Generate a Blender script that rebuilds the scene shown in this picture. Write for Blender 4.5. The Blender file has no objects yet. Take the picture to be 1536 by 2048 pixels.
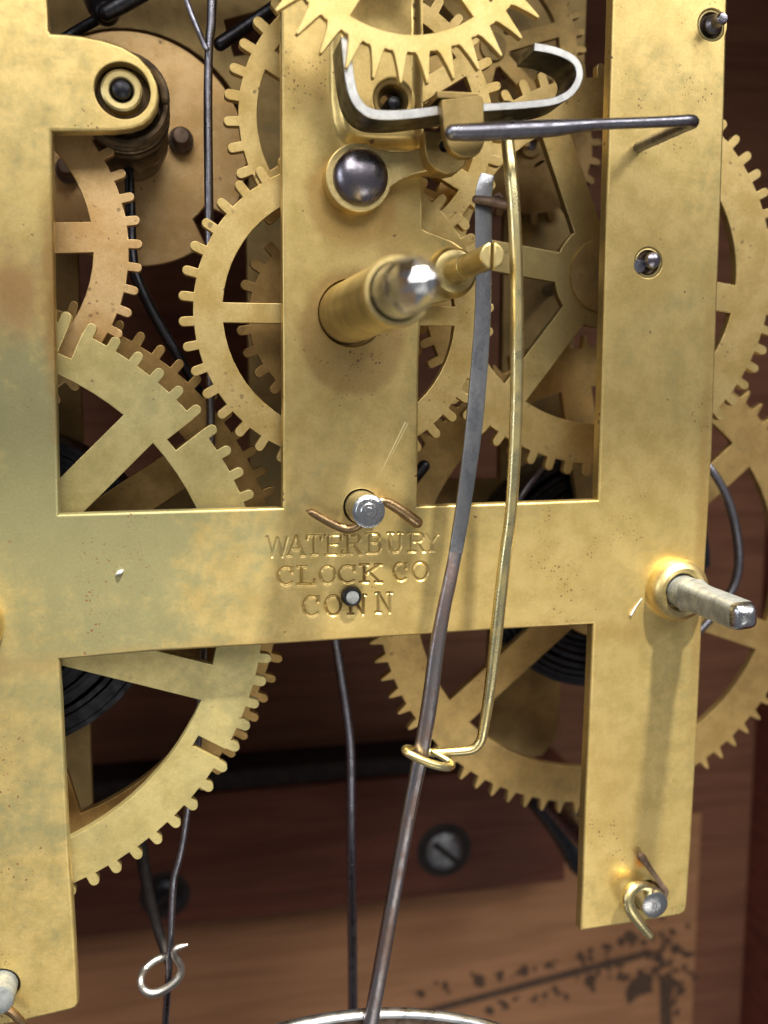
import bpy, math, random
import numpy as np
from mathutils import Matrix, Vector
from mathutils.geometry import delaunay_2d_cdt

random.seed(7)
rng = np.random.default_rng(7)
scene = bpy.context.scene
scene.unit_settings.system = 'METRIC'
scene.unit_settings.scale_length = 0.01          # 1 unit = 1 cm, all code below is in millimetres
S = 0.1

# ------------------------------------------------------------------ camera
# world: x right, y away from the viewer, z up; the front face of the front plate is y = 0
FOC, CX, CY, H = 1900.0, 768.0, 1024.0, 104.0
N = np.array([-418.0, -247.0, FOC]); N /= np.linalg.norm(N)
R = np.array([7732.0, -244.0, FOC]); R -= N * (R @ N); R /= np.linalg.norm(R)
D = np.cross(N, R)

def P(px, py, d=0.0):
    """photo pixel -> point (mm) on the plane y = d"""
    r = np.array([px - CX, py - CY, FOC])
    s = (H + d) / (r @ N)
    return np.array([(r @ R) * s, d, -(r @ D) * s])

def mmpp(px, py, d=0.0):
    return float(np.linalg.norm(P(px + 1, py, d) - P(px, py, d)))

cam_data = bpy.data.cameras.new("camera")
cam = bpy.data.objects.new("camera", cam_data)
scene.collection.objects.link(cam)
scene.camera = cam
cam_data.sensor_fit = 'HORIZONTAL'
cam_data.sensor_width = 36.0
cam_data.lens = 36.0 * FOC / 1536.0
cam_data.clip_start = 0.05
cam_data.clip_end = 500.0
right = Vector((R[0], N[0], -D[0])); down = Vector((R[1], N[1], -D[1])); fwd = Vector((R[2], N[2], -D[2]))
m = Matrix.Identity(4)
for i in range(3):
    m[i][0], m[i][1], m[i][2] = right[i], -down[i], -fwd[i]
m[1][3] = -H * S
cam.matrix_world = m
cam_data.dof.use_dof = True
cam_data.dof.focus_distance = 10.55
cam_data.dof.aperture_fstop = 0.27

# ------------------------------------------------------------------ world, lamps, exposure
world = bpy.data.worlds.new("World")
scene.world = world
world.use_nodes = True
bg = world.node_tree.nodes["Background"]
bg.inputs[0].default_value = (0.95, 0.97, 1.0, 1)
bg.inputs[1].default_value = 0.16

def area(name, loc, target, sx, sy, power, col):
    l = bpy.data.lights.new(name, 'AREA')
    l.shape = 'RECTANGLE'; l.size = sx; l.size_y = sy; l.energy = power; l.color = col
    o = bpy.data.objects.new(name, l)
    scene.collection.objects.link(o)
    o.location = loc
    o.rotation_euler = (Vector(target) - Vector(loc)).to_track_quat('-Z', 'Y').to_euler()
    return o

area("window_lamp", (-3.0, -36.0, 31.0), (2, 0, 1), 40, 24, 15500, (1.0, 0.965, 0.91))
area("right_window_lamp", (28.0, -27.0, 27.0), (4, 0, -2), 12, 14, 6500, (1.0, 0.97, 0.92))
area("ceiling_lamp", (9.0, -17.0, 38.0), (5.5, 0, -4), 2.0, 1.6, 66000, (1.0, 0.94, 0.78))
area("side_window_lamp", (-42.0, -22.0, 8.0), (0, 0, 0), 14, 22, 4200, (0.90, 0.95, 1.0))
area("low_fill_lamp", (8.0, -38.0, -26.0), (3, 0, -4), 26, 14, 2400, (1.0, 0.95, 0.84))  # weak fill added from below to lift the lower plate

scene.view_settings.view_transform = 'Standard'
scene.view_settings.look = 'None'
scene.view_settings.exposure = 0.12
scene.view_settings.gamma = 1.0

# ------------------------------------------------------------------ materials
AROT = 0.25
class NT:
    def __init__(self, name):
        self.m = bpy.data.materials.new(name); self.m.use_nodes = True
        self.t = self.m.node_tree; self.b = self.t.nodes["Principled BSDF"]
        self.co = self.t.nodes.new("ShaderNodeTexCoord").outputs["Object"]
    def n(self, typ, **kw):
        nd = self.t.nodes.new(typ)
        for k, v in kw.items(): setattr(nd, k, v)
        return nd
    def link(self, a, b): self.t.links.new(a, b)
    def noise(self, scale, detail=4, rough=0.55, vec=None, stretch=None, dist=0.0):
        nd = self.n("ShaderNodeTexNoise")
        nd.inputs["Scale"].default_value = scale; nd.inputs["Detail"].default_value = detail
        nd.inputs["Roughness"].default_value = rough; nd.inputs["Distortion"].default_value = dist
        v = vec or self.co
        if stretch:
            mp = self.n("ShaderNodeMapping"); mp.inputs["Scale"].default_value = stretch
            self.link(v, mp.inputs[0]); v = mp.outputs[0]
        self.link(v, nd.inputs["Vector"])
        return nd.outputs[0]
    def ramp(self, fac, a, b, lo=0.0, hi=1.0):
        nd = self.n("ShaderNodeMapRange"); nd.clamp = True; nd.interpolation_type = 'SMOOTHSTEP'
        self.link(fac, nd.inputs[0])
        for i, v in zip((1, 2, 3, 4), (a, b, lo, hi)): nd.inputs[i].default_value = v
        return nd.outputs[0]
    def math(self, op, a, b=None):
        nd = self.n("ShaderNodeMath", operation=op)
        for i, v in enumerate((a, b)):
            if v is None: continue
            if isinstance(v, (int, float)): nd.inputs[i].default_value = v
            else: self.link(v, nd.inputs[i])
        return nd.outputs[0]
    def mix(self, fac, a, b):
        nd = self.n("ShaderNodeMix", data_type='RGBA')
        if isinstance(fac, (int, float)): nd.inputs[0].default_value = fac
        else: self.link(fac, nd.inputs[0])
        for i, v in ((6, a), (7, b)):
            if isinstance(v, tuple): nd.inputs[i].default_value = (*v, 1)
            else: self.link(v, nd.inputs[i])
        return nd.outputs[2]
    def ball(self, c, r_in, r_out, squash=(1, 1, 1)):
        """soft mask, 1 inside r_in of the point c (mm), 0 beyond r_out"""
        mp = self.n("ShaderNodeMapping")
        self.link(self.co, mp.inputs[0])
        mp.inputs["Location"].default_value = [-v * S * q for v, q in zip(c, squash)]
        mp.inputs["Scale"].default_value = squash
        wob = self.n("ShaderNodeVectorMath", operation='LENGTH'); self.link(mp.outputs[0], wob.inputs[0])
        nz = self.noise(3.0, 3)
        d = self.math('ADD', wob.outputs["Value"], self.math('MULTIPLY', self.math('SUBTRACT', nz, 0.5), (r_out - r_in) * S * 1.2))
        return self.ramp(d, r_in * S, r_out * S, 1.0, 0.0)
    def bump(self, h, strength, dist=0.02):
        nd = self.n("ShaderNodeBump"); nd.inputs["Strength"].default_value = strength
        nd.inputs["Distance"].default_value = dist
        self.link(h, nd.inputs["Height"]); self.link(nd.outputs[0], self.b.inputs["Normal"])
    def done(self, col=None, metal=None, rough=None):
        for key, v in (("Base Color", col), ("Metallic", metal), ("Roughness", rough)):
            if v is None: continue
            if isinstance(v, tuple): self.b.inputs[key].default_value = (*v, 1)
            elif isinstance(v, (int, float)): self.b.inputs[key].default_value = v
            else: self.link(v, self.b.inputs[key])
        return self.m

def brass(name, c1=(.72, .54, .215), c2=(.60, .435, .155), tarn=(.40, .34, .15), tarnish=(.52, .72), spots=.5,
          rough=.40, metal=.9, stains=(), scale=1.0, seed=0.0, dirt=False, brushed=0.0):
    k = NT(name)
    off = k.n("ShaderNodeVectorMath", operation='ADD'); k.link(k.co, off.inputs[0]); off.inputs[1].default_value = (seed, seed * .7, seed * 1.3)
    v = off.outputs[0]
    big = k.noise(.55 * scale, 5, .6, v, dist=.6)
    mid = k.noise(3.2 * scale, 6, .65, v)
    fine = k.noise(34, 3, .6, v)
    brush = k.math('ADD', k.math('MULTIPLY', k.noise(14, 4, .65, v, stretch=(1, 1, 14)), .5), k.math('MULTIPLY', k.noise(16, 4, .65, v, stretch=(11, 1, 1.6)), .5))
    scr = k.ramp(k.noise(9, 2, .5, v, stretch=(1.2, 1, 22), dist=.2), .70, .76)
    scr = k.math('MAXIMUM', scr, k.ramp(k.noise(9, 2, .5, v, stretch=(15, 1, 3), dist=.4), .72, .78))
    col = k.mix(k.ramp(mid, .36, .66), c1, c2)
    mid2 = k.noise(7.5 * scale, 6, .7, v, dist=1.0)
    t = k.math('ADD', k.math('MULTIPLY', big, .45), k.math('ADD', k.math('MULTIPLY', mid, .25), k.math('ADD', k.math('MULTIPLY', mid2, .2), k.math('MULTIPLY', k.noise(17 * scale, 5, .7, v), .1))))
    for c, ri, ro, amt, sq in [s[:5] for s in stains if len(s) == 5]:
        t = k.math('ADD', t, k.math('MULTIPLY', k.ball(c, ri, ro, sq), amt))
    tm = k.ramp(t, tarnish[0], tarnish[1], 0, .85)
    col = k.mix(tm, col, tarn)
    for s in stains:
        if len(s) == 6:
            c, ri, ro, amt, sq, sc = s
            col = k.mix(k.math('MULTIPLY', k.ball(c, ri, ro, sq), amt), col, sc)
    # fly specks: small brown spots that gather in patches
    dv = k.n("ShaderNodeVectorMath", operation='ADD'); k.link(v, dv.inputs[0])
    nz = k.n("ShaderNodeTexNoise"); nz.inputs["Scale"].default_value = 18; k.link(v, nz.inputs["Vector"])
    sc_ = k.n("ShaderNodeVectorMath", operation='SCALE'); k.link(nz.outputs["Color"], sc_.inputs[0]); sc_.inputs[3].default_value = .05
    k.link(sc_.outputs[0], dv.inputs[1])
    spm = None
    for vs, thr, g0, g1, gs in ((6.5, .24, .54, .61, 1.0), (12.0, .32, .53, .60, 1.5), (24.0, .36, .56, .63, .8)):
        vor = k.n("ShaderNodeTexVoronoi"); vor.inputs["Scale"].default_value = vs
        k.link(dv.outputs[0], vor.inputs["Vector"])
        gate = k.ramp(k.noise(gs, 3, .6, v), g0, g1)
        sep = k.n("ShaderNodeSeparateColor"); k.link(vor.outputs["Color"], sep.inputs[0])
        size = k.math('MULTIPLY', k.math('MULTIPLY', sep.outputs[0], thr), k.ramp(sep.outputs[1], .25, .6))
        sp = k.ramp(k.math('SUBTRACT', size, vor.outputs["Distance"]), -.01, .05)
        one = k.math('MULTIPLY', k.math('MULTIPLY', sp, gate), spots)
        spm = one if spm is None else k.math('MAXIMUM', spm, one)
    col = k.mix(spm, col, (.15, .07, .03))
    fleck = k.ramp(k.noise(60, 2, .5, v), .73, .78)
    col = k.mix(k.math('MULTIPLY', fleck, .5), col, (.9, .78, .45))
    col = k.mix(k.math('MULTIPLY', scr, .35), col, (.92, .80, .50))
    if dirt:
        at = k.n("ShaderNodeAttribute"); at.attribute_name = 'dirt'
        col = k.mix(at.outputs['Fac'], col, (.10, .06, .025))
    hs = k.n("ShaderNodeHueSaturation"); k.link(col, hs.inputs["Color"])
    k.link(k.math('ADD', k.math('MULTIPLY', fine, .34), k.math('ADD', k.math('MULTIPLY', brush, .34), .66)), hs.inputs["Value"])
    rg = k.math('ADD', k.math('ADD', k.math('MULTIPLY', tm, .16), k.math('MULTIPLY', brush, .12)), rough - .06)
    k.bump(k.math('ADD', k.math('MULTIPLY', brush, .5), k.math('ADD', k.math('MULTIPLY', fine, .35), k.math('MULTIPLY', spm, -.6))), .22, .012)
    me = k.math('SUBTRACT', metal, k.math('ADD', k.math('MULTIPLY', spm, .6), k.math('MULTIPLY', tm, .12)))
    if brushed:      # sheet finished with horizontal strokes: reflections smear up and down
        k.b.inputs['Anisotropic'].default_value = brushed
        tg = k.n("ShaderNodeCombineXYZ"); tg.inputs[0].default_value = 1.0
        k.link(tg.outputs[0], k.b.inputs['Tangent'])
        k.b.inputs['Anisotropic Rotation'].default_value = AROT
    return k.done(hs.outputs[0], me, rg)

def metal(name, c1, c2, rough=.3, metallic=1.0, scale=4, bump=.15, stretch=None):
    k = NT(name)
    nz = k.noise(scale, 5, .62, stretch=stretch)
    fn = k.noise(scale * 8, 3, .6, stretch=stretch)
    col = k.mix(k.ramp(nz, .35, .68), c1, c2)
    k.bump(fn, bump, .01)
    return k.done(col, metallic, k.ramp(nz, .3, .7, rough - .06, rough + .1))

def wood(name, c1, c2, rough=.45, seed=0):
    k = NT(name); k.b.inputs['Specular IOR Level'].default_value = .16
    off = k.n("ShaderNodeVectorMath", operation='ADD'); k.link(k.co, off.inputs[0]); off.inputs[1].default_value = (seed, seed, seed)
    g = k.noise(1.3, 6, .6, off.outputs[0], stretch=(.25, 1, 3.0), dist=.5)
    f = k.noise(9, 4, .6, off.outputs[0], stretch=(.12, 1, 3.0))
    col = k.mix(k.ramp(g, .35, .68), c1, c2)
    col = k.mix(k.math('MULTIPLY', k.ramp(f, .45, .8), .16), col, tuple(x * .5 for x in c1))
    k.bump(f, .2, .02)
    return k.done(col, 0.0, rough)

M = {}
LL = P(60, 1200); CA = P(700, 640)
PL = dict(tarn=(.245, .245, .13), tarnish=(.49, .73), spots=.95, rough=.34, metal=.76, brushed=.3, stains=(
    ((LL[0], 0, LL[2]), 8, 40, .17, (1, 1, .8)),
    ((LL[0] + 8, 0, LL[2] + 14), 4, 20, .10, (1, 1, 1)),
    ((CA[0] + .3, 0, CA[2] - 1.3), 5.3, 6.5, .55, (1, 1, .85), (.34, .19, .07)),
    ((19.2, 0, 20.2), 4.3, 5.8, .6, (1, 1, 1), (.42, .24, .07)),
    ((23.6, 0, 16.0), .6, 2.2, .5, (1, 1, .22), (.40, .25, .09)),
    ((54.5, 0, 13.5), 2.0, 4.0, .25, (1, 1, .6), (.46, .31, .10)),
    ((21.0, 0, -22.5), 1.5, 6.0, .35, (1, 1, 1), (.44, .31, .10)),
    ((P(25, 585)[0], 0, P(25, 585)[2]), .6, 5, .7, (1, 1, .8), (.38, .19, .08)),
    ((-11.9, 0, 8), .25, 1.6, .8, (1, 1, .09), (.34, .19, .06)),
    ((62.4, 0, -15), .2, 1.2, .45, (1, 1, .03), (.44, .25, .08)),
    ((20, 0, -29.2), .5, 2.2, .40, (.03, 1, 1), (.46, .28, .09)),
    ((52, 0, -50), 1, 7, .28, (1, 1, .6), (.46, .30, .09)),
    ((56.0, 0, -59.2), .15, 1.4, .9, (1, 1, 1), (.75, .28, .03)),
))
M['plate'] = brass("aged_plate_brass", **PL)
M['plate_mark'] = brass("aged_plate_brass_stamped", dirt=True, **PL)
M['wheel'] = brass("wheel_brass", c1=(.76, .57, .24), c2=(.63, .44, .155), tarnish=(.52, .76), spots=.6, rough=.44, metal=.85, seed=3.1)
M['greenish'] = brass("greenish_wheel_brass", c1=(.68, .56, .25), c2=(.56, .45, .18), tarn=(.36, .34, .18), tarnish=(.44, .68), spots=.6, rough=.46, metal=.82, seed=8.4)
M['peach'] = brass("pinkish_wheel_brass", c1=(.74, .51, .245), c2=(.62, .39, .16), tarnish=(.6, .85), spots=.6, rough=.46, metal=.82, seed=5.7)
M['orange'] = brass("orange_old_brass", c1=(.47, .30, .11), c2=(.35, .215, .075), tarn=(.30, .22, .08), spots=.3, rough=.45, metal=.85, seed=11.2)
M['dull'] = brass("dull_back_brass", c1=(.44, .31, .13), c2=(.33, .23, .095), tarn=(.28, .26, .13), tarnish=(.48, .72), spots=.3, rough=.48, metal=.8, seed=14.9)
M['bright'] = brass("bright_turned_brass", c1=(.78, .61, .28), c2=(.64, .49, .21), tarnish=(.5, .75), spots=.5, rough=.36, metal=.93, seed=2.2)
M['tube'] = brass("dulled_tube_brass", c1=(.56, .45, .21), c2=(.45, .35, .15), tarn=(.30, .26, .12), tarnish=(.48, .7), spots=.4, rough=.38, metal=.92, seed=33.0)
M['hubdark'] = brass("wheel_brass_dark_at_hub", c1=(.74, .55, .235), c2=(.61, .43, .155), tarnish=(.52, .78), spots=.6, rough=.44, metal=.85, seed=3.1, stains=(((0, 0, 0), 9, 20, .75, (1, 1, 1), (.33, .27, .12)),))  # colour turns darker olive brown towards the hub
M['escape'] = brass("escape_wheel_brass", c1=(.82, .62, .26), c2=(.72, .52, .19), tarnish=(.62, .9), spots=.35, rough=.42, metal=.85, seed=19.0)
M['saddle'] = brass("brown_saddle_brass", c1=(.42, .30, .12), c2=(.32, .22, .08), tarn=(.20, .15, .07), spots=.5, rough=.42, metal=.9, seed=21.0)
M['steel'] = metal("polished_steel", (.62, .63, .66), (.44, .45, .48), .20, 1, 6, .35)
M['steel_edge'] = metal("pallet_strip_steel", (.12, .12, .12), (.06, .06, .06), .34, 1, 7, .25)
M['wire'] = metal("grey_steel_wire", (.30, .30, .35), (.20, .19, .22), .32, 1, 9, .25)
M['dark'] = metal("blackened_steel", (.055, .055, .065), (.03, .03, .034), .36, .9, 8, .2)
M['blue'] = metal("blued_steel", (.30, .28, .33), (.19, .175, .20), .27, 1, 5, .10)
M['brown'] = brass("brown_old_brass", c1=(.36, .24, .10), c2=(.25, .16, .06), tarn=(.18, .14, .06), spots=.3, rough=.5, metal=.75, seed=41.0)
M['scratched'] = metal("fresh_scratched_brass", (.98, .86, .50), (.9, .76, .4), .42, .6, 6, .1)
M['tip'] = metal("bright_worn_tip_steel", (.80, .81, .84), (.62, .63, .66), .19, 1, 5, .25)
M['tinned'] = metal("tinned_wire", (.78, .76, .72), (.52, .49, .45), .36, 1, 9, .3)
M['oily'] = metal("oily_brown_metal", (.15, .10, .055), (.06, .045, .03), .42, .75, 7, .3)
M['ground'] = metal("ground_steel_edge", (.66, .66, .64), (.50, .50, .49), .36, 1, 9, .3)
M['great'] = brass("golden_great_wheel_brass", c1=(.70, .48, .185), c2=(.55, .36, .13), tarn=(.40, .34, .17), tarnish=(.46, .72), spots=.4, rough=.46, metal=.82, seed=27.0)
M['spring'] = metal("suspension_spring_steel", (.36, .37, .40), (.22, .22, .24), .30, 1, 5, .3, (1, 1, .4))
M['rod'] = metal("brown_stained_rod_steel", (.34, .32, .34), (.24, .17, .15), .34, 1, 5, .3, (1, 1, .5))
M['rust'] = metal("brown_rusted_pin", (.22, .15, .11), (.13, .085, .06), .5, .6, 9, .4)
M['copper'] = metal("coppery_taper_pin", (.44, .30, .16), (.28, .18, .095), .32, 1, 7, .3)
M['brasswire'] = metal("yellow_brass_wire", (.84, .73, .40), (.70, .57, .26), .30, 1, 5, .15)
M['spring_coil'] = metal("oiled_mainspring_steel", (.05, .053, .066), (.025, .025, .03), .45, .8, 6, .2)
M['lead'] = metal("worn_arbor_steel", (.33, .35, .355), (.19, .205, .21), .34, .4, 8, .5)
M['chrome'] = metal("nickel_bob_rim", (.78, .80, .84), (.66, .68, .72), .28, 1, 4, .05)
M['board'] = wood("brown_back_board_wood", (.23, .105, .062), (.16, .07, .042), .5, 2.0)
M['paper'] = wood("browned_label_paper", (.44, .225, .115), (.35, .175, .088), .6, 4.0)
M['cleat'] = wood("mahogany_cleat_wood", (.15, .055, .036), (.10, .036, .024), .5, 6.0)
M['side'] = wood("red_case_wood", (.16, .045, .032), (.10, .029, .021), .3, 9.0)
M['black'] = metal("matte_black", (.022, .016, .014), (.014, .010, .009), .7, 0, 6, .2)
M['ink'] = metal("faded_black_ink", (.06, .035, .022), (.12, .065, .038), .7, 0, 6, .0)
M['screw'] = metal("grey_wood_screw", (.34, .35, .37), (.22, .225, .24), .5, 1, 6, .2)
M['lint'] = metal("white_lint", (.75, .75, .78), (.6, .6, .62), .7, 0, 6, .1)

# ------------------------------------------------------------------ mesh helpers (millimetres)
class MB:
    def __init__(self): self.v = []; self.f = []
    def add(self, v, f):
        o = len(self.v); self.v.extend([tuple(map(float, p)) for p in v]); self.f.extend([tuple(i + o for i in q) for q in f]); return self

def root(name, label, cat, loc, group=None):
    o = bpy.data.objects.new(name, None); scene.collection.objects.link(o)
    o.empty_display_size = .2
    o.location = [c * S for c in loc]
    o['label'] = label; o['category'] = cat
    if group: o['group'] = group
    return o

def wloc(o):
    l = Vector(o.location)
    while o.parent: o = o.parent; l += Vector(o.location)
    return l

def build(name, mb, mat, parent=None, loc=None, smooth=32, label=None, cat=None, kind=None, group=None):
    v = np.array(mb.v) * S
    if loc is None: loc = (v.max(0) + v.min(0)) / 2
    else: loc = np.array(loc) * S
    me = bpy.data.meshes.new(name)
    me.from_pydata((v - loc).tolist(), [], mb.f)
    me.materials.append(M[mat] if isinstance(mat, str) else mat)
    me.polygons.foreach_set("use_smooth", [True] * len(me.polygons))
    me.set_sharp_from_angle(angle=math.radians(smooth))
    me.update()
    if smooth < 60:      # flat sheet faces stay flat, only rounded edges are smooth
        nr = np.empty(len(me.polygons) * 3); me.polygons.foreach_get("normal", nr)
        me.polygons.foreach_set("use_smooth", (np.abs(nr[1::3]) < .9995).tolist())
    me.update()
    o = bpy.data.objects.new(name, me); scene.collection.objects.link(o)
    pl = Vector((0, 0, 0))
    if parent is not None:
        o.parent = parent; pl = wloc(parent)
    o.location = Vector(loc) - pl
    if label: o['label'] = label
    if cat: o['category'] = cat
    if kind: o['kind'] = kind
    if group: o['group'] = group
    return o

def area2(l):
    a = np.asarray(l); x, z = a[:, 0], a[:, 1]
    return .5 * np.sum(x * np.roll(z, -1) - np.roll(x, -1) * z)

def clean(l):
    out = []
    for p in l:
        p = (float(p[0]), float(p[1]))
        if not out or math.hypot(p[0] - out[-1][0], p[1] - out[-1][1]) > 1e-4: out.append(p)
    if math.hypot(out[0][0] - out[-1][0], out[0][1] - out[-1][1]) < 1e-4: out.pop()
    return out

def inset(l, o):
    a = np.asarray(l); e = np.roll(a, -1, 0) - a
    e /= np.maximum(np.linalg.norm(e, axis=1), 1e-9)[:, None]
    n = np.c_[-e[:, 1], e[:, 0]]; npv = np.roll(n, 1, 0)
    b = n + npv; ln = np.linalg.norm(b, axis=1); b /= np.maximum(ln, 1e-6)[:, None]
    c = np.maximum((b * n).sum(1), .45)
    return a + b * (o / c)[:, None]

def prism(mb, outer, holes=(), y0=0.0, y1=1.0, bev=.08, seg=1, back=True, bevs=None, prof=None):
    """plate cut from sheet: outline in (x, z), front face at y0 (towards the viewer) with a rounded front edge"""
    loops = []
    for k, l in enumerate([outer] + list(holes)):
        l = clean(l); a = area2(l)
        if (a < 0) == (k == 0): l = l[::-1]
        loops.append(l)
    V = []; F = []; idx = []
    for k, l in enumerate(loops):
        per = []; bv = bevs[k] if bevs else bev
        steps = [(bv * (1 - math.sin(math.pi / 2 * i / seg)), y0 + bv * (1 - math.cos(math.pi / 2 * i / seg))) for i in range(seg + 1)] if bv > 0 else [(0, y0)]
        rings = (prof if prof and k == 0 else steps + [(0.0, y1)])
        if prof and k: rings = [steps[0]] * (len(prof) - len(steps) - 1 + 1) + steps[1:] + [(0.0, y1)]
        for o, y in rings:
            q = inset(l, o) if o else np.asarray(l)
            st = len(V); V.extend((p[0], y, p[1]) for p in q); per.append(st)
        n = len(l)
        for a, b in zip(per[:-1], per[1:]):
            for i in range(n):
                j = (i + 1) % n; F.append((a + i, b + i, b + j, a + j))
        idx.append((per, n))
    def cap(which, flip):
        pts = []; src = []; edges = []
        for per, n in idx:
            s0 = len(pts)
            for i in range(n):
                p = V[per[which] + i]; pts.append(Vector((p[0], p[2]))); src.append(per[which] + i)
                edges.append((s0 + i, s0 + (i + 1) % n))
        r = delaunay_2d_cdt(pts, edges, [], 1, 1e-6)
        vv, fs, ov = r[0], r[2], r[3]
        if len(idx) > 1 and fs:
            va = np.array([(p.x, p.y) for p in vv]); ctr = np.array([va[list(f)].mean(0) for f in fs])
            ins = np.zeros(len(fs), bool)
            for e0, e1 in edges:
                (xa, za), (xb, zb) = pts[e0], pts[e1]
                cr = (za > ctr[:, 1]) != (zb > ctr[:, 1])
                with np.errstate(divide='ignore', invalid='ignore'):
                    xi = xa + (ctr[:, 1] - za) / (zb - za if zb != za else 1e-12) * (xb - xa)
                ins ^= cr & (ctr[:, 0] < xi)
            fs = [f for f, k in zip(fs, ins) if k]
        mp = []
        for i, co in enumerate(vv):
            if ov[i]: mp.append(src[ov[i][0]])
            else: V.append((co.x, V[src[0]][1], co.y)); mp.append(len(V) - 1)
        for f in fs:
            q = [mp[i] for i in f]
            ar = area2([(V[i][0], V[i][2]) for i in q])
            if ar < 0: q = q[::-1]
            F.append(tuple(q[::-1] if flip else q))
    cap(0, False)
    if back: cap(-1, True)
    mb.add(V, F); return mb

def circ(cx, cz, r, n=48, a0=0.0):
    return [(cx + r * math.cos(a0 + 2 * math.pi * i / n), cz + r * math.sin(a0 + 2 * math.pi * i / n)) for i in range(n)]

def lathe(mb, cx, cz, prof, n=48, caps=True, sq=None):
    """turn a profile [(radius, y)] about the line x = cx, z = cz; profile runs from front to back on the outside"""
    V = []; F = []; rings = []
    for r, y in prof:
        if r < 1e-5: rings.append([len(V)]); V.append((cx, y, cz))
        else:
            rings.append(list(range(len(V), len(V) + n)))
            for i in range(n):
                a = 2 * math.pi * i / n; rr = r * (sq(a) if sq else 1)
                V.append((cx + rr * math.cos(a), y, cz + rr * math.sin(a)))
    for a, b in zip(rings[:-1], rings[1:]):
        for i in range(n):
            j = (i + 1) % n
            if len(a) == 1 and len(b) == 1: continue
            if len(a) == 1: F.append((a[0], b[i], b[j]))
            elif len(b) == 1: F.append((a[i], b[0], a[j]))
            else: F.append((a[i], b[i], b[j], a[j]))
    if caps:
        if len(rings[0]) > 1: F.append(tuple(rings[0]))
        if len(rings[-1]) > 1: F.append(tuple(rings[-1][::-1]))
    mb.add(V, F); return mb

def spline(pts, sub=6):
    p = np.asarray(pts, float); out = []
    q = np.vstack([2 * p[0] - p[1], p, 2 * p[-1] - p[-2]])
    for i in range(1, len(q) - 2):
        for t in np.linspace(0, 1, sub, endpoint=False):
            a, b, c, d = q[i - 1], q[i], q[i + 1], q[i + 2]
            out.append(.5 * ((2 * b) + (c - a) * t + (2 * a - 5 * b + 4 * c - d) * t * t + (3 * b - a - 3 * c + d) * t ** 3))
    out.append(p[-1]); return np.array(out)

def sweep(mb, pts, a, b=None, rot=None, n=14, power=2.0, round_ends=True, flat_end=False):
    """sweep a (super)elliptic section along pts; a = half width sideways, b = half depth"""
    p = np.asarray(pts, float); L = len(p)
    a = np.broadcast_to(np.asarray(a, float), (L,)).copy(); b = a.copy() if b is None else np.broadcast_to(np.asarray(b, float), (L,)).copy()
    rot = np.zeros(L) if rot is None else np.asarray(rot, float)
    t = np.gradient(p, axis=0); t /= np.linalg.norm(t, axis=1)[:, None]
    rows = [(p[i], t[i], a[i], b[i], rot[i]) for i in range(L)]
    if round_ends:
        st, en = [], []
        for k in (1.0, .8, .5, .2):
            s = math.sqrt(max(0, 1 - k * k)) if k < 1 else .02
            st.append((p[0] - t[0] * min(a[0], b[0]) * k, t[0], a[0] * s, b[0] * s, rot[0]))
            en.append((p[-1] + t[-1] * min(a[-1], b[-1]) * k, t[-1], a[-1] * s, b[-1] * s, rot[-1]))
        rows = st + rows + en[::-1]
    V = []; F = []
    u = np.cross(rows[0][1], (0, 1, 0))
    if np.linalg.norm(u) < .1: u = np.array((1., 0, 0))
    for c, tt, aa, bb, rr in rows:
        u = u - tt * (u @ tt); u /= np.linalg.norm(u); w = np.cross(tt, u)
        for i in range(n):
            th = 2 * math.pi * i / n; cs, sn = math.cos(th), math.sin(th)
            x = aa * math.copysign(abs(cs) ** (2 / power), cs); y = bb * math.copysign(abs(sn) ** (2 / power), sn)
            x, y = x * math.cos(rr) - y * math.sin(rr), x * math.sin(rr) + y * math.cos(rr)
            V.append(c + u * x + w * y)
    for k in range(len(rows) - 1):
        for i in range(n):
            j = (i + 1) % n
            F.append((k * n + i, k * n + j, (k + 1) * n + j, (k + 1) * n + i))
    F.append(tuple(range(n))[::-1]); F.append(tuple(range((len(rows) - 1) * n, len(rows) * n)))
    mb.add(V, F); return mb

def wire(pts, sub=6, n=14, **kw):
    """tube from rows (px, py, depth mm, radius px)"""
    q = np.array([[*P(x, y, d), r * mmpp(x, y, d)] for x, y, d, r in pts])
    s = spline(q, sub) if sub > 1 else q
    return sweep(MB(), s[:, :3], s[:, 3], n=n, **kw)

def px2(l, d=0.0):
    return [(P(x, y, d)[0], P(x, y, d)[2]) for x, y in l]

# ------------------------------------------------------------------ the case behind the movement
YB = 70.0
zt, zb = 120.0, -170.0
xr = P(1492, 1800, YB)[0]
mb = MB(); prism(mb, [(-110, zb), (xr, zb), (xr, zt), (-110, zt)], y0=YB, y1=YB + 8, bev=0)
build('back_board', mb, 'board', kind='structure')
mb = MB(); prism(mb, [(xr, zb), (xr + 9, zb), (xr + 9, zt), (xr, zt)], y0=-14, y1=YB + 8, bev=.6, seg=2)
build('side_board', mb, 'side', kind='structure')

mb = MB(); prism(mb, [(-78, zb), (-68, zb), (-68, zt), (-78, zt)], y0=-14, y1=YB - .02, bev=.6, seg=2)
build('side_board', mb, 'side', kind='structure')
mb = MB(); prism(mb, [(-67.9, 96), (xr - .05, 96), (xr - .05, 106), (-67.9, 106)], y0=-47, y1=YB - .02, bev=.6, seg=2)
build('unseen_top_board', mb, 'side', kind='structure')  # unseen case top, carried forward to keep ceiling_lamp off the upper plate

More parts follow.
